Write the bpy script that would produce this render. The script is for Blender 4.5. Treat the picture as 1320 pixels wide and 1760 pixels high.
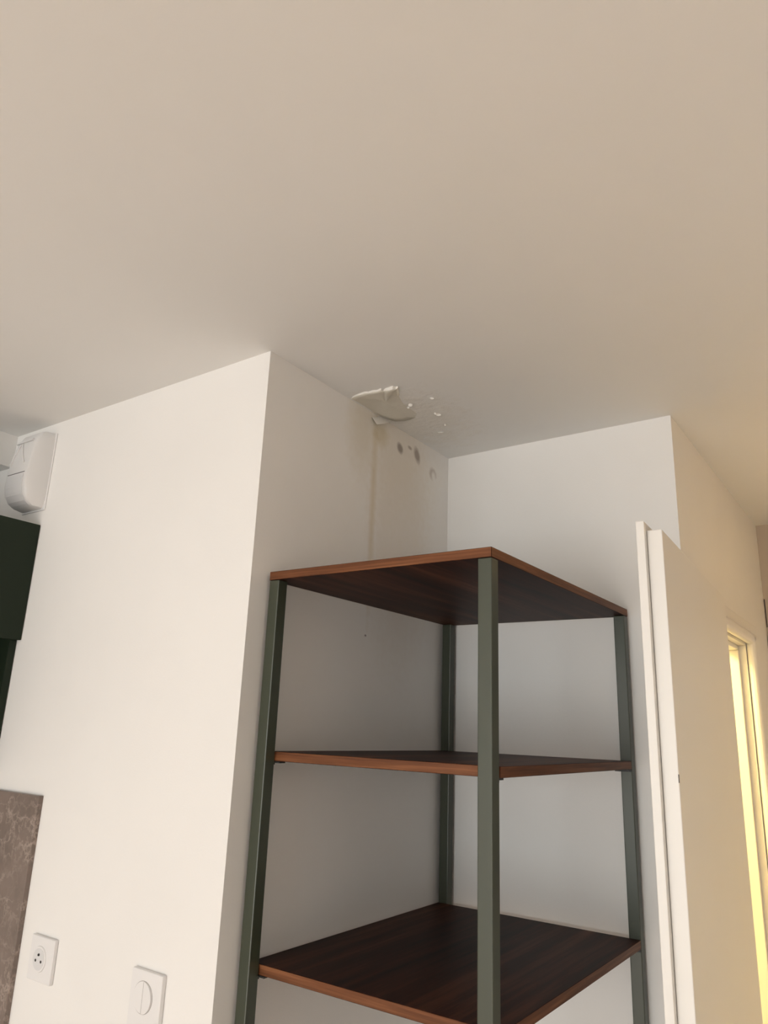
import bpy, bmesh, math, random
from mathutils import Vector, Matrix

for o in list(bpy.data.objects):
    bpy.data.objects.remove(o, do_unlink=True)
random.seed(7)
S = bpy.context.scene
C = S.collection

# ------------------------------------------------------------------ camera
H = 2.5                                   # ceiling height
W, D = 0.6335, 0.760                      # niche width and depth
CAM = Vector((1.0481, -1.0299, 1.730))
yaw, pitch, roll = 0.6184, 0.2820, 0.0385
fwd = Vector((-math.sin(yaw) * math.cos(pitch), math.cos(yaw) * math.cos(pitch), math.sin(pitch)))
rt = Vector((math.cos(yaw), math.sin(yaw), 0))
up = rt.cross(fwd)
r2 = rt * math.cos(roll) + up * math.sin(roll)
u2 = -rt * math.sin(roll) + up * math.cos(roll)
cam_d = bpy.data.cameras.new('camera')
cam = bpy.data.objects.new('camera', cam_d)
C.objects.link(cam)
cam.matrix_world = Matrix(((r2.x, u2.x, -fwd.x, CAM.x), (r2.y, u2.y, -fwd.y, CAM.y),
                           (r2.z, u2.z, -fwd.z, CAM.z), (0, 0, 0, 1)))
cam_d.sensor_fit = 'VERTICAL'
cam_d.sensor_height = 36.0
cam_d.lens = 1280.69 * 36.0 / 1760.0
cam_d.clip_start = 0.02
S.camera = cam

# ------------------------------------------------------------------ world, lights, exposure
wd = bpy.data.worlds.new('world')
S.world = wd
wd.use_nodes = True
wd.node_tree.nodes['Background'].inputs[0].default_value = (0.75, 0.85, 1.0, 1)
wd.node_tree.nodes['Background'].inputs[1].default_value = 0.6
S.view_settings.view_transform = 'Standard'
S.view_settings.look = 'None'
S.view_settings.gamma = 1.0
S.view_settings.use_curve_mapping = False
S.view_settings.exposure = 0.035


def area(name, loc, rot, sx, sy, power, col):
    l = bpy.data.lights.new(name, 'AREA')
    l.shape = 'RECTANGLE'
    l.size, l.size_y, l.energy, l.color = sx, sy, power, col
    o = bpy.data.objects.new(name, l)
    o.location, o.rotation_euler = loc, rot
    C.objects.link(o)
    return o


WX0, WX1, WZ0, WZ1, RY = -1.05, 1.90, 0.05, 2.25, -5.6        # french window in the rear wall
# daylight entering through the french window behind the camera
area('window_daylight', ((WX0 + WX1) / 2, RY - 0.16, (WZ0 + WZ1) / 2), (math.radians(90), 0, 0),
     WX1 - WX0, WZ1 - WZ0, 120, (0.965, 1.0, 0.985))
# sun added through the same window; its bounce off the wooden floor brightens the ceiling
sun_d = bpy.data.lights.new('sun', 'SUN')
sun_d.energy, sun_d.angle, sun_d.color = 9.5, 0.01, (1.0, 0.95, 0.87)
sun = bpy.data.objects.new('sun', sun_d)
sun.rotation_euler = (math.radians(52), 0, math.radians(-6))
C.objects.link(sun)

# ------------------------------------------------------------------ materials


def new_mat(name):
    m = bpy.data.materials.new(name)
    m.use_nodes = True
    nt = m.node_tree
    return m, nt, nt.nodes['Principled BSDF']


def node(nt, t, **kw):
    n = nt.nodes.new(t)
    for k, v in kw.items():
        setattr(n, k, v)
    return n


def mth(nt, op, a, b=None, c=None, clamp=False):
    n = nt.nodes.new('ShaderNodeMath')
    n.operation = op
    n.use_clamp = clamp
    for i, v in enumerate((a, b, c)):
        if v is None:
            continue
        if isinstance(v, (int, float)):
            n.inputs[i].default_value = v
        else:
            nt.links.new(v, n.inputs[i])
    return n.outputs[0]


def mix(nt, fac, a, b):
    n = nt.nodes.new('ShaderNodeMix')
    n.data_type = 'RGBA'
    for sock, v in ((n.inputs[0], fac), (n.inputs[6], a), (n.inputs[7], b)):
        if isinstance(v, (int, float)):
            sock.default_value = v
        elif isinstance(v, tuple):
            sock.default_value = (*v, 1)
        else:
            nt.links.new(v, sock)
    return n.outputs[2]


def noise(nt, vec, scale, detail=3, rough=0.5):
    n = nt.nodes.new('ShaderNodeTexNoise')
    n.inputs['Scale'].default_value = scale
    n.inputs['Detail'].default_value = detail
    n.inputs['Roughness'].default_value = rough
    if vec is not None:
        nt.links.new(vec, n.inputs['Vector'])
    return n.outputs[0]


def ramp(nt, fac, stops):
    n = nt.nodes.new('ShaderNodeValToRGB')
    el = n.color_ramp.elements
    while len(el) < len(stops):
        el.new(0.5)
    for e, (p, c) in zip(el, stops):
        e.position = p
        e.color = (*c, 1)
    nt.links.new(fac, n.inputs[0])
    return n.outputs[0]


def bump(nt, b, h, strength, dist=0.001):
    n = nt.nodes.new('ShaderNodeBump')
    n.inputs['Strength'].default_value = strength
    n.inputs['Distance'].default_value = dist
    nt.links.new(h, n.inputs['Height'])
    nt.links.new(n.outputs[0], b.inputs['Normal'])


def paint(name, col, rough=0.75, var=0.02, bs=0.15, bscale=260, spec=0.5):
    m, nt, b = new_mat(name)
    g = node(nt, 'ShaderNodeNewGeometry').outputs['Position']
    n1 = noise(nt, g, 3.0, 3)
    c2 = tuple(max(0, c * (1 - var * 2)) for c in col)
    nt.links.new(ramp(nt, n1, [(0.3, c2), (0.7, col)]), b.inputs['Base Color'])
    b.inputs['Roughness'].default_value = rough
    b.inputs['Specular IOR Level'].default_value = spec
    bump(nt, b, noise(nt, g, bscale, 4), bs)
    return m


M = {}
WALLC = (0.88, 0.855, 0.825)
M['ceiling'] = None


def damp_wall():
    """white wall paint with the damp stain, drip and mould spots on the niche side"""
    m, nt, b = new_mat('white_wall_paint_with_damp_stain')
    g = node(nt, 'ShaderNodeNewGeometry').outputs['Position']
    sp = node(nt, 'ShaderNodeSeparateXYZ')
    nt.links.new(g, sp.inputs[0])
    X, Y, Z = sp.outputs
    n1 = noise(nt, g, 3.0, 3)
    col = ramp(nt, n1, [(0.3, tuple(c * 0.97 for c in WALLC)), (0.7, WALLC)])
    wob = mth(nt, 'MULTIPLY', mth(nt, 'SUBTRACT', noise(nt, g, 55, 4), 0.5), 1.0)
    side = mth(nt, 'GREATER_THAN', X, -0.006)

    def ell(cy, cz, ry, rz, soft, w=0.6, tilt=0.0):
        dz = mth(nt, 'SUBTRACT', Z, cz)
        dy = mth(nt, 'SUBTRACT', mth(nt, 'SUBTRACT', Y, cy), mth(nt, 'MULTIPLY', dz, tilt))
        a = mth(nt, 'DIVIDE', dy, ry)
        c = mth(nt, 'DIVIDE', dz, rz)
        d = mth(nt, 'SQRT', mth(nt, 'ADD', mth(nt, 'MULTIPLY', a, a), mth(nt, 'MULTIPLY', c, c)))
        d = mth(nt, 'ADD', d, mth(nt, 'MULTIPLY', wob, w))
        return mth(nt, 'MULTIPLY', mth(nt, 'DIVIDE', mth(nt, 'SUBTRACT', 1 + soft, d), 2 * soft, clamp=True), side)

    def apply(col, mask, k, c):
        return mix(nt, mth(nt, 'MULTIPLY', mask, k), col, c)
    # broad yellowish damp area and the drip under the torn ceiling
    col = apply(col, ell(0.50, 2.44, 0.16, 0.17, 0.55), 0.30, (0.66, 0.56, 0.40))
    col = apply(col, ell(0.52, 2.20, 0.125, 0.30, 0.35), 0.22, (0.66, 0.54, 0.40))
    col = apply(col, ell(0.393, 2.27, 0.010, 0.20, 0.7), 0.45, (0.60, 0.48, 0.28))
    col = apply(col, ell(0.335, 2.44, 0.045, 0.09, 0.6), 0.30, (0.66, 0.57, 0.40))
    col = apply(col, ell(0.415, 2.455, 0.03, 0.03, 0.5), 0.45, (0.55, 0.45, 0.24))
    # mould spots
    col = apply(col, ell(0.506, 2.447, 0.0125, 0.0135, 0.35, 0.5, -0.25), 0.72, (0.20, 0.15, 0.12))
    col = apply(col, ell(0.590, 2.454, 0.0135, 0.020, 0.35, 0.5, -0.25), 0.70, (0.23, 0.17, 0.13))
    col = apply(col, ell(0.553, 2.464, 0.009, 0.005, 0.4, 0.5, -0.3), 0.6, (0.26, 0.20, 0.15))
    a = ell(0.674, 2.425, 0.017, 0.017, 0.3, 0.5)
    inner = ell(0.678, 2.420, 0.009, 0.012, 0.4, 0.4)
    col = apply(col, mth(nt, 'SUBTRACT', a, inner, clamp=True), 0.5, (0.36, 0.29, 0.24))
    col = apply(col, ell(0.387, 1.937, 0.0035, 0.0025, 0.4, 0.2), 0.8, (0.16, 0.13, 0.12))
    nt.links.new(col, b.inputs['Base Color'])
    b.inputs['Roughness'].default_value = 0.75
    bump(nt, b, noise(nt, g, 260, 4), 0.15)
    return m


def damp_ceiling():
    m, nt, b = new_mat('matt_ceiling_paint_with_damp_patch')
    g = node(nt, 'ShaderNodeNewGeometry').outputs['Position']
    sp = node(nt, 'ShaderNodeSeparateXYZ')
    nt.links.new(g, sp.inputs[0])
    X, Y, Z = sp.outputs
    col = ramp(nt, noise(nt, g, 3.0, 3), [(0.3, (0.835, 0.82, 0.79)), (0.7, (0.85, 0.835, 0.81))])
    a = mth(nt, 'DIVIDE', mth(nt, 'SUBTRACT', X, 0.06), 0.15)
    c = mth(nt, 'DIVIDE', mth(nt, 'SUBTRACT', Y, 0.47), 0.20)
    d = mth(nt, 'SQRT', mth(nt, 'ADD', mth(nt, 'MULTIPLY', a, a), mth(nt, 'MULTIPLY', c, c)))
    d = mth(nt, 'ADD', d, mth(nt, 'MULTIPLY', mth(nt, 'SUBTRACT', noise(nt, g, 28, 5, 0.6), 0.5), 1.6))
    mask = mth(nt, 'DIVIDE', mth(nt, 'SUBTRACT', 1.15, d), 0.7, clamp=True)
    nt.links.new(mix(nt, mth(nt, 'MULTIPLY', mask, 0.30), col, (0.72, 0.64, 0.52)), b.inputs['Base Color'])
    b.inputs['Roughness'].default_value = 0.9
    h = mth(nt, 'ADD', mth(nt, 'MULTIPLY', noise(nt, g, 260, 4), 0.1), mth(nt, 'MULTIPLY', mth(nt, 'MULTIPLY', noise(nt, g, 60, 5), mask), 2.0))
    bump(nt, b, h, 1.0)
    return m


def wood():
    m, nt, b = new_mat('walnut_laminate')
    g = node(nt, 'ShaderNodeNewGeometry').outputs['Position']
    mp = node(nt, 'ShaderNodeMapping')
    mp.inputs['Scale'].default_value = (34, 1.6, 34)
    nt.links.new(g, mp.inputs[0])
    n1 = noise(nt, mp.outputs[0], 1.0, 6, 0.62)
    mp2 = node(nt, 'ShaderNodeMapping')
    mp2.inputs['Scale'].default_value = (7, 0.7, 7)
    nt.links.new(g, mp2.inputs[0])
    n2 = noise(nt, mp2.outputs[0], 1.0, 3)
    f = mth(nt, 'ADD', mth(nt, 'MULTIPLY', n1, 0.6), mth(nt, 'MULTIPLY', n2, 0.4))
    nt.links.new(ramp(nt, f, [(0.36, (0.009, 0.002, 0.001)), (0.5, (0.036, 0.010, 0.005)), (0.66, (0.115, 0.042, 0.020))]), b.inputs['Base Color'])
    b.inputs['Roughness'].default_value = 0.5
    b.inputs['Specular IOR Level'].default_value = 0.10
    return m


def wood_edge():  # same walnut in lighter tones: light on the board edges put into colour
    m, nt, b = new_mat('walnut_lit_edge')
    g = node(nt, 'ShaderNodeNewGeometry').outputs['Position']
    mp = node(nt, 'ShaderNodeMapping')
    mp.inputs['Scale'].default_value = (5, 5, 150)
    nt.links.new(g, mp.inputs[0])
    n1 = noise(nt, mp.outputs[0], 1.0, 5, 0.6)
    nt.links.new(ramp(nt, n1, [(0.3, (0.085, 0.028, 0.010)), (0.5, (0.155, 0.055, 0.020)), (0.7, (0.24, 0.095, 0.038))]), b.inputs['Base Color'])
    b.inputs['Roughness'].default_value = 0.5
    b.inputs['Specular IOR Level'].default_value = 0.25
    return m


def marble():
    m, nt, b = new_mat('brown_marble')
    g = node(nt, 'ShaderNodeNewGeometry').outputs['Position']
    n1 = noise(nt, g, 9, 8, 0.65)
    base = ramp(nt, n1, [(0.35, (0.130, 0.098, 0.080)), (0.6, (0.205, 0.155, 0.130))])
    base = mix(nt, mth(nt, 'MULTIPLY', noise(nt, g, 60, 6, 0.7), 0.45), base, (0.26, 0.20, 0.17))
    def vein(scale, width):
        a = mth(nt, 'ABSOLUTE', mth(nt, 'SUBTRACT', noise(nt, g, scale, 7, 0.6), 0.5))
        return mth(nt, 'DIVIDE', mth(nt, 'SUBTRACT', width, a), width, clamp=True)
    patchy = mth(nt, 'MULTIPLY', mth(nt, 'SUBTRACT', noise(nt, g, 14, 2), 0.36), 5.0, clamp=True)
    line = mth(nt, 'MULTIPLY', mth(nt, 'ADD', mth(nt, 'MULTIPLY', vein(8, 0.018), 1.0), mth(nt, 'MULTIPLY', vein(24, 0.035), 0.6)), patchy, clamp=True)
    nt.links.new(mix(nt, line, base, (0.36, 0.285, 0.24)), b.inputs['Base Color'])
    b.inputs['Roughness'].default_value = 0.35
    return m


def laminate_floor():
    m, nt, b = new_mat('oak_floor')
    g = node(nt, 'ShaderNodeNewGeometry').outputs['Position']
    mp = node(nt, 'ShaderNodeMapping')
    mp.inputs['Scale'].default_value = (14, 1.2, 1)
    nt.links.new(g, mp.inputs[0])
    nt.links.new(ramp(nt, noise(nt, mp.outputs[0], 1, 5), [(0.3, (0.60, 0.470, 0.385)), (0.7, (0.74, 0.60, 0.505))]), b.inputs['Base Color'])
    b.inputs['Roughness'].default_value = 0.45
    return m


M['wall'] = paint('white_wall_paint', WALLC)
M['damp'] = damp_wall()
M['ceiling'] = damp_ceiling()
M['blister'] = paint('damp_lifted_paint', (0.79, 0.745, 0.645), 0.9, 0.10, 0.7, 70)
M['plaster'] = paint('torn_white_plaster', (0.86, 0.82, 0.76), 0.9, 0.03, 0.6, 150)
M['door'] = paint('white_satin_door_paint', (0.85, 0.82, 0.775), 0.4, 0.01, 0.03)
M['frame'] = paint('white_door_frame_paint', (0.84, 0.81, 0.77), 0.35, 0.01, 0.02)
M['plastic'] = paint('white_plastic', (0.82, 0.80, 0.79), 0.38, 0.0, 0.0)
M['grey_plastic'] = paint('off_white_plastic', (0.72, 0.71, 0.71), 0.3, 0.0, 0.0)
M['dark'] = paint('dark_hole', (0.03, 0.025, 0.022), 0.6, 0.0, 0.0)
M['sensor_plastic'] = paint('light_grey_plastic', (0.76, 0.745, 0.735), 0.4, 0.0, 0.0)
M['gap'] = paint('shadow_gap_plastic', (0.42, 0.39, 0.37), 0.5, 0, 0)
M['beige'] = paint('shade_tinted_wall_paint', (0.55, 0.46, 0.36))  # beige tone stands in for the shade on the hall end wall
M['metal'] = paint('green_powder_coat', (0.042, 0.050, 0.030), 0.38, 0.02, 0.03, 600, 0.65)
M['black'] = paint('black_metal', (0.012, 0.012, 0.011), 0.5, 0.0, 0.0)
M['cab'] = paint('dark_green_lacquer', (0.015, 0.023, 0.013), 0.5, 0.03, 0.0, 260, 0.2)
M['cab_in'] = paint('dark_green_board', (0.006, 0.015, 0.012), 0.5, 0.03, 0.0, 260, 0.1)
M['wood'] = wood()
M['edge'] = wood_edge()
M['marble'] = marble()
M['floor'] = laminate_floor()

# ------------------------------------------------------------------ builders


def link(name, me, mat, parent=None):
    o = bpy.data.objects.new(name, me)
    C.objects.link(o)
    for m in (mat if isinstance(mat, (list, tuple)) else [mat]):
        me.materials.append(m if not isinstance(m, str) else M[m])
    if parent is not None:
        o.parent = parent
    return o


def tag(o, label, cat, kind=None, group=None):
    o['label'] = label
    o['category'] = cat
    if kind:
        o['kind'] = kind
    if group:
        o['group'] = group
    return o


def empty(name, loc, label, cat, group=None, kind=None):
    o = bpy.data.objects.new(name, None)
    o.empty_display_size = 0.05
    o.location = loc
    C.objects.link(o)
    tag(o, label, cat, kind, group)
    return o


def add_box(bm, a, b):
    vs = [bm.verts.new((x, y, z)) for x in (a[0], b[0]) for y in (a[1], b[1]) for z in (a[2], b[2])]
    for f in ((0, 1, 3, 2), (4, 6, 7, 5), (0, 4, 5, 1), (2, 3, 7, 6), (0, 2, 6, 4), (1, 5, 7, 3)):
        bm.faces.new([vs[i] for i in f])


def finish(bm, name, origin=(0, 0, 0), bevel=0.0, seg=2, smooth=False):
    bmesh.ops.recalc_face_normals(bm, faces=bm.faces)
    if bevel:
        bmesh.ops.bevel(bm, geom=list(bm.edges), offset=bevel, segments=seg, profile=0.5, affect='EDGES', clamp_overlap=True)
    if any(origin):
        bmesh.ops.translate(bm, verts=bm.verts, vec=-Vector(origin))
    me = bpy.data.meshes.new(name)
    bm.to_mesh(me)
    bm.free()
    if smooth:
        for p in me.polygons:
            p.use_smooth = True
    return me


def boxes(name, lst, mat, parent=None, bevel=0.0, origin=(0, 0, 0), seg=2):
    bm = bmesh.new()
    for a, b in lst:
        add_box(bm, [min(p, q) for p, q in zip(a, b)], [max(p, q) for p, q in zip(a, b)])
    return link(name, finish(bm, name, origin, bevel, seg), mat, parent)


def cyl(name, c, axis, r0, r1, h, mat, parent, seg=32, origin=(0, 0, 0), bevel=0):
    """frustum starting at c, going h along axis"""
    bm = bmesh.new()
    ax = Vector(axis).normalized()
    t = Vector((0, 0, 1)) if abs(ax.z) < .9 else Vector((1, 0, 0))
    u = ax.cross(t).normalized()
    v = ax.cross(u)
    rings = []
    for d, r in ((0, r0), (h, r1)):
        rings.append([bm.verts.new(Vector(c) + ax * d + (u * math.cos(2 * math.pi * i / seg) + v * math.sin(2 * math.pi * i / seg)) * r) for i in range(seg)])
    bm.faces.new(rings[0])
    bm.faces.new(rings[1])
    for i in range(seg):
        j = (i + 1) % seg
        bm.faces.new((rings[0][i], rings[0][j], rings[1][j], rings[1][i]))
    return link(name, finish(bm, name, origin, bevel), mat, parent)


# ------------------------------------------------------------------ the setting
XW, XE, XH, YE = -1.14, 3.2, 1.75, 1.93       # kitchen wall, east wall, hall east wall, hall end
T = 0.12
st = 'structure'
tag(boxes('floor', [((XW - T, RY - T, -0.1), (XE + T, 3.2, 0))], 'floor'), 'oak coloured floor of the room', 'floor', st)
ceiling = tag(boxes('ceiling', [((XW - T, RY - T, H), (XE + T, 3.2, H + 0.1))], 'ceiling'),
              'plain matt white ceiling over the whole room', 'ceiling', st)
wl = tag(boxes('wall_left', [((XW - T, 0, 0), (0, D + 0.07, H))], 'damp'),
         'bright white wall block left of the niche, damp stained on its niche side', 'wall', st)
tag(boxes('wall_back', [((0, D, 0), (W, D + 0.07, H))], 'wall'), 'white back wall of the niche behind the shelf unit', 'wall', st)
tag(boxes('wall_kitchen', [((XW - T, RY, 0), (XW, 0, H))], 'wall'), 'white kitchen wall behind the green wall cabinet', 'wall', st)
tag(boxes('trim_1', [((XW, -2.4, 2.405), (-0.994, 0, H))], 'wall'), 'boxed white soffit under the ceiling above the green cabinet', 'soffit', st)
# hall partition with the door opening
OY0, OY1, OZ = 0.88, 1.50, 2.025
tag(boxes('wall_hall', [((W - 0.07, D + 0.07, 0), (W, OY0, H)), ((W - 0.07, OY1, 0), (W, YE, H)), ((W - 0.07, OY0, OZ), (W, OY1, H))], 'wall'),
    'white hall wall right of the niche with a lit doorway', 'wall', st)
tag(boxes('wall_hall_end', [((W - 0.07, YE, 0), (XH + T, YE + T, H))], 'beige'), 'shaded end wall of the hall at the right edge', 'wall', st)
tag(boxes('wall_hall_right', [((XH, 0.5, 0), (XH + T, YE, H)), ((XH + T, 0.5, 0), (XE, 0.5 + T, H))], 'wall'), 'white wall on the far side of the hall', 'wall', st)
tag(boxes('wall_right', [((XE, RY, 0), (XE + T, 0.5 + T, H))], 'wall'), 'white right wall of the room', 'wall', st)
tag(boxes('wall_rear', [((XW, RY - T, 0), (WX0, RY, H)), ((WX1, RY - T, 0), (XE, RY, H)), ((WX0, RY - T, WZ1), (WX1, RY, H)), ((WX0, RY - T, 0), (WX1, RY, WZ0))], 'wall'),
    'white rear wall with the french window', 'wall', st)
# bathroom behind the doorway
BX = -0.9
tag(boxes('wall_bathroom', [((BX - T, D + 0.07, 0), (BX, 2.6, H)), ((BX, 2.6, 0), (W, 2.6 + T, H)), ((W - 0.07, YE + T, 0), (W, 2.6, H))], 'wall'),
    'white walls of the lit room beyond the doorway', 'wall', st)
# french window (behind the camera)
fw = 0.06
wn = boxes('window_1', [((WX0, RY - 0.09, WZ0), (WX0 + fw, RY - 0.03, WZ1)), ((WX1 - fw, RY - 0.09, WZ0), (WX1, RY - 0.03, WZ1)),
                        ((WX0 + fw, RY - 0.09, WZ1 - fw), (WX1 - fw, RY - 0.03, WZ1)), ((WX0 + fw, RY - 0.09, WZ0), (WX1 - fw, RY - 0.03, WZ0 + fw)),
                        (((WX0 + WX1) / 2 - 0.05, RY - 0.09, WZ0 + fw), ((WX0 + WX1) / 2 + 0.05, RY - 0.03, WZ1 - fw))], 'frame')
tag(wn, 'white framed french window in the rear wall', 'window', st)

# door frame of the hall doorway: lining, rounded inner moulding, flat architrave
df = empty('door_1', (W, OY0, 0), 'white door frame around the lit doorway right of the open door', 'door frame', kind=st)
O = (W, OY0, 0)


def fpart(name, lst, bev=0.003, seg=2):
    return boxes(name, lst, 'frame', df, bev, O, seg)


fpart('architrave', [((W, OY1 + 0.04, 0), (W + 0.010, OY1 + 0.155, 2.088))], 0.002)
fpart('architrave', [((W, OY0 - 0.04, 2.036), (W + 0.010, OY1 + 0.04, 2.088))], 0.002)
fpart('moulding', [((W + 0.0, OY1 - 0.012, 0), (W + 0.026, OY1 + 0.045, 2.052))], 0.012, 4)
fpart('moulding', [((W + 0.0, OY0 - 0.045, 0), (W + 0.020, OY0 + 0.012, 2.052))], 0.009, 4)
fpart('moulding', [((W + 0.0, OY0 - 0.02, OZ - 0.008), (W + 0.026, OY1 + 0.02, 2.052))], 0.012, 4)
fpart('jamb', [((W - 0.072, OY1 - 0.012, 0), (W, OY1, OZ - 0.012))], 0.001)
fpart('jamb', [((W - 0.072, OY0, 0), (W, OY0 + 0.012, OZ - 0.012))], 0.001)
fpart('jamb_head', [((W - 0.072, OY0, OZ - 0.012), (W, OY1, OZ))], 0.001)
fpart('door_stop', [((W - 0.072, OY1 - 0.026, 0), (W - 0.020, OY1 - 0.012, OZ - 0.026))], 0.002)
fpart('door_stop', [((W - 0.072, OY0 + 0.012, OZ - 0.026), (W - 0.020, OY1 - 0.026, OZ - 0.012))], 0.002)

# second frame on the end wall of the hall
d2 = empty('door_2', (0.75, YE, 0), 'white frame of another door on the hall end wall at the right edge', 'door frame', kind=st)
boxes('architrave', [((0.638, YE - 0.015, 0), (0.70, YE, 2.10)), ((0.70, YE - 0.015, 2.04), (1.50, YE, 2.10)), ((1.44, YE - 0.015, 0), (1.50, YE, 2.04))], 'frame', d2, 0.0, (0.75, YE, 0))
boxes('door_panel', [((0.70, YE - 0.006, 0), (1.44, YE, 2.04))], 'door', d2, 0.0, (0.75, YE, 0))

# bathroom lamp: a round opal ceiling light
lamp = empty('ceiling_lamp', (-0.10, 1.05, H), 'warm round ceiling lamp in the room beyond the doorway', 'lamp')
cyl('lamp_base', (0, 0, 0), (0, 0, -1), 0.13, 0.13, 0.03, 'plastic', lamp)
ml, nt, b = new_mat('warm_opal_glass')
b.inputs['Emission Color'].default_value = (1.0, 0.76, 0.28, 1)
b.inputs['Emission Strength'].default_value = 230
cyl('lamp_shade', (0, 0, -0.03), (0, 0, -1), 0.14, 0.11, 0.06, ml, lamp)

hl = empty('hall_fill_light', (1.40, 1.25, H), 'added warm ceiling light in the hall, out of view', 'lamp')  # added light out of view, gives the hall more warm light
cyl('lamp_base', (0, 0, 0), (0, 0, -1), 0.09, 0.09, 0.02, 'plastic', hl)
mh, nt, b = new_mat('warm_hall_fill')
b.inputs['Emission Color'].default_value = (1.0, 0.52, 0.16, 1)
b.inputs['Emission Strength'].default_value = 6
cyl('lamp_shade', (0, 0, -0.02), (0, 0, -1), 0.10, 0.08, 0.05, mh, hl)

# ------------------------------------------------------------------ open door leaf with a rebated edge
ang = math.atan(0.0603)
leaf = empty('door_leaf', (0.740, 0.185, 0), 'white door with a stepped edge standing open beside the shelf unit', 'door')
leaf.rotation_euler = (0, 0, ang)
# local frame: +y runs from the free edge to the hinge, -x towards the wall
lw = 0.687
boxes('door_panel', [((-0.0240, 0.0, 0.01), (0, lw, 2.058))], 'door', leaf, 0.0015)
boxes('door_lip', [((-0.0380, -0.0155, 0.01), (-0.0245, lw, 2.071))], 'door', leaf, 0.0012)
boxes('edge_chip', [((-0.0008, -0.0003, 1.668), (0.0003, 0.0008, 1.680))], 'dark', leaf)

# ------------------------------------------------------------------ shelf unit
x0, x1, y0, y1 = 0.0088, 0.5037, 0.0436, 0.7509
zt, zm, zb, th, px = 2.0232, 1.6796, 1.3228, 0.0173, 0.0264
su = empty('shelf_unit', ((x0 + x1) / 2, (y0 + y1) / 2, 0), 'tall shelf unit of walnut boards on dark green metal posts in the niche', 'shelf')
O = tuple(su.location)


def board(name, a, b):
    """board whose sides take a lighter walnut, the light on them put into colour"""
    bm = bmesh.new()
    add_box(bm, a, b)
    bmesh.ops.recalc_face_normals(bm, faces=bm.faces)
    for f in bm.faces:
        f.material_index = 1 if abs(f.normal.z) < 0.5 else 0
    me = finish(bm, name, O, 0.0008, 1)
    return link(name, me, ['wood', 'edge'], su)


board('top_board', (x0, y0, zt - th), (x1, y1, zt))
for z in (zm, zb):
    board('shelf_board', (x0 + 0.001, y0 + px + 0.0015, z - th), (x1 - 0.0005, y1 - px - 0.001, z))
    for sx in (0, 1):
        for sy in (0, 1):
            bx = (x0 + 0.003, x0 + px + 0.012) if sx == 0 else (x1 - px - 0.012, x1 - 0.002)
            by = (y0 + px, y0 + px + 0.016) if sy == 0 else (y1 - px - 0.016, y1 - px)
            zz = z - th
            boxes('shelf_bracket', [((bx[0], by[0], zz - 0.003), (bx[1], by[1], zz - 0.0002)),
                                    ((bx[0], (by[0] if sy == 0 else by[1] - 0.002), zz - 0.006), (bx[0] + px - 0.004 if sx == 0 else bx[1], (by[0] + 0.0014 if sy == 0 else by[1]), zz - 0.003))],
                  'black', su, 0, O)
for bx in (x0, x1 - px):
    for by in (y0, y1 - px):
        e = 0.0006
        boxes('post', [((bx + e, by + e, 0), (bx + px - e, by + px - e, zt - th - 0.0003))], 'metal', su, 0.0018, O, 2)

# ------------------------------------------------------------------ kitchen: wall cabinet, splashback
cb = empty('wall_cabinet', (-0.97, -0.30, 1.58), 'dark green kitchen wall cabinet cut by the left edge', 'cabinet')
O = tuple(cb.location)
cy0, cy1, cz0, cz1, cxf = -0.60, -0.0015, 1.58, 2.205, -0.810
p = 0.018
boxes('side_panel', [((XW, cy1 - p, cz0), (cxf, cy1, cz1))], 'cab', cb, 0.0006, O)
boxes('side_panel', [((XW, cy0, cz0), (cxf, cy0 + p, cz1))], 'cab', cb, 0.0006, O)
boxes('top_panel', [((XW, cy0 + p, cz1 - p), (cxf, cy1 - p, cz1))], 'cab', cb, 0, O)
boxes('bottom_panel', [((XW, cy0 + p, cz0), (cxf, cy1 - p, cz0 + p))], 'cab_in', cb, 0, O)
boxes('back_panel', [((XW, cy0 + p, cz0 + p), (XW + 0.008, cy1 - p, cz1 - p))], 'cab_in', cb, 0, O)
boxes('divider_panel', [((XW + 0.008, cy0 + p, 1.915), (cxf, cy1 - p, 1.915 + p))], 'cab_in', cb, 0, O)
boxes('cabinet_door', [((cxf + 0.001, cy0, 1.909), (cxf + 0.019, cy1, 2.2095))], 'cab', cb, 0.0008, O)

sb = boxes('splashback', [((XW, -0.012, 0.92), (-0.589, 0, 1.556))], 'marble', None, 0.0012, (-0.86, 0, 0.92))
sb.location = (-0.86, 0, 0.92)
tag(sb, 'brown veined marble splashback slab on the white wall, lower left', 'splashback')

# ------------------------------------------------------------------ alarm sensor in the upper left corner
DXR, DXL = -0.785, -0.905
al = empty('alarm_sensor', ((DXR + DXL) / 2, 0, 2.25), 'white plastic alarm motion sensor high on the wall by the corner', 'sensor')
O = tuple(al.location)
prof = [  # z, depth, right inset, left inset
    (2.466, 0.030, 0.004, 0.020), (2.460, 0.040, 0.002, 0.016), (2.440, 0.050, 0.000, 0.012), (2.400, 0.058, 0.000, 0.006),
    (2.350, 0.063, 0.000, 0.002), (2.310, 0.063, 0.000, 0.000), (2.285, 0.058, 0.001, 0.002), (2.268, 0.048, 0.004, 0.006),
    (2.258, 0.034, 0.008, 0.012), (2.254, 0.020, 0.014, 0.018)]


def ring(z, d, ri, li):
    r, l = DXR - ri, DXL + li
    pts = [(r, 0), (r - 0.002, -d * 0.40), (r - 0.006, -d * 0.88), (r - 0.010, -d * 0.97), (r - 0.016, -d)]
    pts += [(l + 0.016, -d), (l + 0.010, -d * 0.97), (l + 0.006, -d * 0.88), (l + 0.002, -d * 0.40), (l, 0)]
    return [(a, b, z) for a, b in pts]


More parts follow.
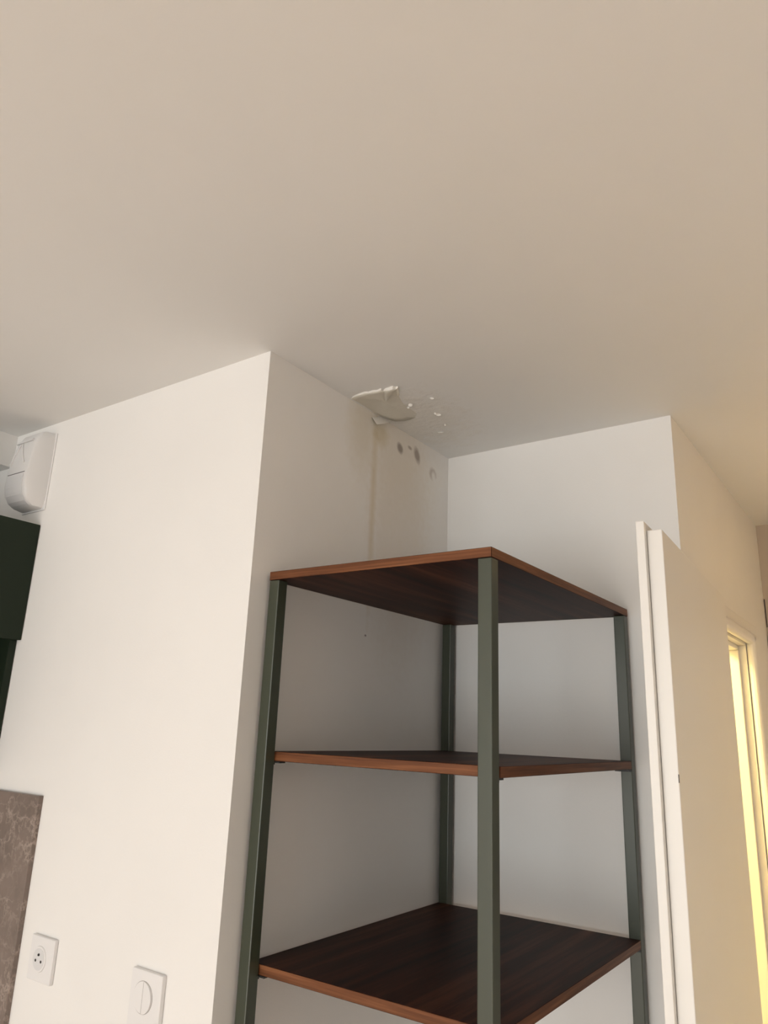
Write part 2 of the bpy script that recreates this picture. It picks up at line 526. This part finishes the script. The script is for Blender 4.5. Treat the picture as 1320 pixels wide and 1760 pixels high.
bm = bmesh.new()
rs = [[bm.verts.new(v) for v in ring(*q)] for q in prof]
for a, b2 in zip(rs, rs[1:]):
    for i in range(len(a)):
        j = (i + 1) % len(a)
        bm.faces.new((a[i], a[j], b2[j], b2[i]))
bm.faces.new(rs[0])
bm.faces.new(rs[-1])
body = link('body', finish(bm, 'body', O, 0, smooth=True), 'sensor_plastic', al)
body.data.set_sharp_from_angle(angle=math.radians(32))
boxes('back_plate', [((DXL + 0.012, -0.004, 2.250), (DXR + 0.002, 0, 2.468))], 'plastic', al, 0.0015, O)


def dep(z):
    for q, w in zip(prof, prof[1:]):
        if q[0] >= z >= w[0]:
            t = (q[0] - z) / (q[0] - w[0])
            return q[1] + (w[1] - q[1]) * t
    return prof[-1][1]


def sliver(name, pts, w, out, mat):
    """thin bar following the curved front face through the (x, z) points"""
    bm = bmesh.new()
    N = 12
    P = []
    for a, b2 in zip(pts, pts[1:]):
        P += [(a[0] + (b2[0] - a[0]) * i / N, a[1] + (b2[1] - a[1]) * i / N) for i in range(N)]
    P.append(pts[-1])
    prev = None
    for i, (x, z) in enumerate(P):
        q = P[min(i + 1, len(P) - 1)]
        r = P[max(i - 1, 0)]
        d = Vector((q[0] - r[0], q[1] - r[1])).normalized()
        n = Vector((-d.y, d.x)) * w / 2
        cur = []
        for s_, o_ in ((1, -0.003), (1, out), (-1, out), (-1, -0.003)):
            xx, zz = x + n.x * s_, z + n.y * s_
            cur.append(bm.verts.new((xx, -dep(zz) - o_, zz)))
        if prev:
            for k in range(4):
                bm.faces.new((prev[k], prev[(k + 1) % 4], cur[(k + 1) % 4], cur[k]))
        else:
            bm.faces.new(cur)
        prev = cur
    bm.faces.new(prev)
    return link(name, finish(bm, name, O), mat, al)


xl, xr = DXL + 0.022, DXR - 0.020
xm = xl + 0.022
sliver('seam', [(xl - 0.002, 2.343), (xr + 0.002, 2.343)], 0.0016, 0.0004, 'dark')
sliver('top_ledge', [(xl, 2.437), (xr, 2.437)], 0.006, 0.005, 'sensor_plastic')
sliver('ridge', [(xm, 2.432), (xl + 0.002, 2.372)], 0.006, 0.0035, 'plastic')
sliver('ridge', [(xm + 0.006, 2.432), (xr - 0.012, 2.372)], 0.004, 0.0035, 'plastic')
# lens panel: slightly proud smooth sheet below the seam
bm = bmesh.new()
grid = []
for i in range(11):
    z = 2.338 - i * 0.0078
    grid.append([bm.verts.new((xl + (xr - xl) * j / 6, -dep(z) - 0.0018, z)) for j in range(7)])
for i in range(10):
    for j in range(6):
        bm.faces.new((grid[i][j], grid[i][j + 1], grid[i + 1][j + 1], grid[i + 1][j]))
res = bmesh.ops.extrude_face_region(bm, geom=list(bm.faces))
bmesh.ops.translate(bm, verts=[v for v in res['geom'] if isinstance(v, bmesh.types.BMVert)], vec=(0, 0.003, 0))
link('lens', finish(bm, 'lens', O, smooth=False), 'grey_plastic', al)

# ------------------------------------------------------------------ socket and switch on the left wall
so = empty('wall_socket', (-0.4975, 0, 1.2490), 'small square white power socket beside the marble splashback', 'socket')
boxes('cover_plate', [((-0.041, -0.009, -0.041), (0.041, 0, 0.041))], 'plastic', so, 0.002, seg=3)
cyl('collar', (-0.004, -0.009, 0), (0, -1, 0), 0.0245, 0.0235, 0.0022, 'plastic', so, 48)
cyl('well', (-0.004, -0.0112, 0), (0, -1, 0), 0.0200, 0.0200, 0.0004, 'grey_plastic', so, 48)
cyl('socket_hole', (-0.0135, -0.0116, -0.003), (0, -1, 0), 0.0027, 0.0027, 0.0003, 'dark', so, 16)
cyl('socket_hole', (0.0055, -0.0116, -0.003), (0, -1, 0), 0.0027, 0.0027, 0.0003, 'dark', so, 16)
cyl('earth_pin', (-0.004, -0.0116, 0.0085), (0, -1, 0), 0.0026, 0.0022, 0.002, 'dark', so, 16)

sw = empty('light_switch', (-0.1640, 0, 1.2140), 'tall white light switch plate with a round split rocker, bottom left', 'switch')
boxes('cover_plate', [((-0.0425, -0.010, -0.0765), (0.0425, 0, 0.0765))], 'plastic', sw, 0.002, seg=3)


def half_disc(name, cx, cz, r, sgn, d0, d1, tilt, mat):
    bm = bmesh.new()
    n = 24
    f, k = [], []
    for i in range(n + 1):
        a = -math.pi / 2 + math.pi * i / n
        x = sgn * (r * math.cos(a) + 0.0004)
        z = r * math.sin(a)
        f.append(bm.verts.new((cx + x, d1 - tilt * abs(x) / r, cz + z)))
        k.append(bm.verts.new((cx + x, d0, cz + z)))
    bm.faces.new(f)
    bm.faces.new(k)
    for i in range(n + 1):
        j = (i + 1) % (n + 1)
        bm.faces.new((f[i], f[j], k[j], k[i]))
    return link(name, finish(bm, name), mat, sw)


cyl('rocker_gap', (-0.005, -0.0095, 0.034), (0, -1, 0), 0.0266, 0.0266, 0.0006, 'gap', sw, 48)
boxes('rocker_seam', [((-0.0054, -0.0116, 0.0090), (-0.0046, -0.0100, 0.0590))], 'gap', sw)
half_disc('rocker', -0.005, 0.034, 0.0255, -1, -0.009, -0.0106, 0.0002, 'plastic')
half_disc('rocker', -0.005, 0.034, 0.0255, 1, -0.009, -0.0114, 0.0030, 'plastic')
cyl('rocker', (-0.005, -0.009, -0.037), (0, -1, 0), 0.0255, 0.025, 0.003, 'plastic', sw, 48)

# ------------------------------------------------------------------ water damage on the ceiling over the niche


def pix(p, z=None, x=None):
    """world point on the plane z (or x) seen along the direction of the measured outline point"""
    d = r2 * ((p[0] - 660) / 1280.69) - u2 * ((p[1] - 880) / 1280.69) + fwd
    t = (z - CAM.z) / d.z if z is not None else (x - CAM.x) / d.x
    return CAM + d * t


out = [(599, 687, -.0003), (606, 683.5, .003), (612, 681, .004), (620, 678.5, .005), (627, 676, .0045), (634, 675.5, .0035), (640, 674, .005), (648, 673, .004), (655, 670.5, .005),
       (659, 672, .003), (662, 671.5, .006), (668, 671, .008), (675, 669, .009), (680, 669.5, .007), (684, 666.5, .004), (687, 680, -.0004), (698, 695, -.0004), (709, 703, -.0004), (723, 713, -.0004), (716, 717, -.0002), (706, 721, .0015), (696, 723.5, .004),
       (680, 724.5, .0055), (668, 721, .0055), (655, 716, .004), (640, 710, -.0003), (620, 699, -.0004)]
rim = [pix((a, b2), z=H - s) for a, b2, s in out]
for v in rim:
    v.x = max(v.x, 0.0005)
cen = sum(rim, Vector()) / len(rim)
cen.z = H - 0.0035
bm = bmesh.new()
rings = []
for k in range(6):
    t = k / 6
    rr = []
    for v in rim:
        w = v.lerp(cen, t)
        if k:
            w.z += random.uniform(-.0007, .0007)
            w.z = min(w.z, H - .0002)
        rr.append(bm.verts.new(w))
    rings.append(rr)
cv = bm.verts.new(cen)
n = len(rim)
for a, b2 in zip(rings, rings[1:]):
    for i in range(n):
        j = (i + 1) % n
        bm.faces.new((a[i], a[j], b2[j], b2[i]))
for i in range(n):
    bm.faces.new((rings[-1][i], rings[-1][(i + 1) % n], cv))
# torn rim: the broken plaster edge going up to the ceiling
top = [bm.verts.new((v.x, v.y, H)) for v in rim]
for i in range(n):
    j = (i + 1) % n
    f = bm.faces.new((rings[0][i], rings[0][j], top[j], top[i]))
    f.material_index = 1
me = finish(bm, 'paint_blister')
for p_ in me.polygons:
    p_.use_smooth = p_.material_index == 0
bl = link('paint_blister', me, ['blister', 'plaster'], ceiling)
bl['label'] = 'sagging torn patch of damp ceiling paint'


def flake(name, pts, parent, mat, thick=(0, 0, 0.0008)):
    bm = bmesh.new()
    f = bm.faces.new([bm.verts.new(p) for p in pts])
    r = bmesh.ops.extrude_face_region(bm, geom=[f])
    bmesh.ops.translate(bm, verts=[v for v in r['geom'] if isinstance(v, bmesh.types.BMVert)], vec=thick)
    bmesh.ops.triangulate(bm, faces=bm.faces)
    return link(name, finish(bm, name), mat, parent)


# small loose chips of plaster around it
for cx_, cy_, a_, b_ in ((753, 713, 5, 2.2), (706, 696, 4.5, 2.6), (702, 701, 3, 1.5), (742, 685, 4, 1.6), (765, 730, 1.6, 1.8), (757, 743, 6, 1.0), (748, 711, 2, 1.5)):
    pts = []
    for i in range(6):
        an = i * math.pi / 3 + 0.3
        k = random.uniform(0.7, 1.15)
        pts.append(pix((cx_ + a_ * k * math.cos(an), cy_ + b_ * k * math.sin(an)), z=H - .0005 - .006 * (0.5 + 0.5 * math.sin(an)) * k))
    flake('plaster_flake', pts, ceiling, 'plaster')
# curled flap of wall paint under the blister
flake('paint_flap', [pix(q[:2], x=q[2]) for q in ((640.5, 717, .003), (648, 729.5, .016), (661, 728, .018), (674, 724, .012), (668, 721, .008), (655, 716.5, .004))],
      wl, 'plaster', (-0.001, 0, 0))
# thin dark line on the end wall of the hall
bm = bmesh.new()
add_box(bm, (-0.0013, -0.0026, -0.10), (0.0013, 0, 0))
dline = link('dark_line', finish(bm, 'dark_line'), 'dark')
dline.location = (0.6365, YE, 2.225)
tag(dline, 'thin dark line running down the hall end wall at the right edge', 'dark_line')
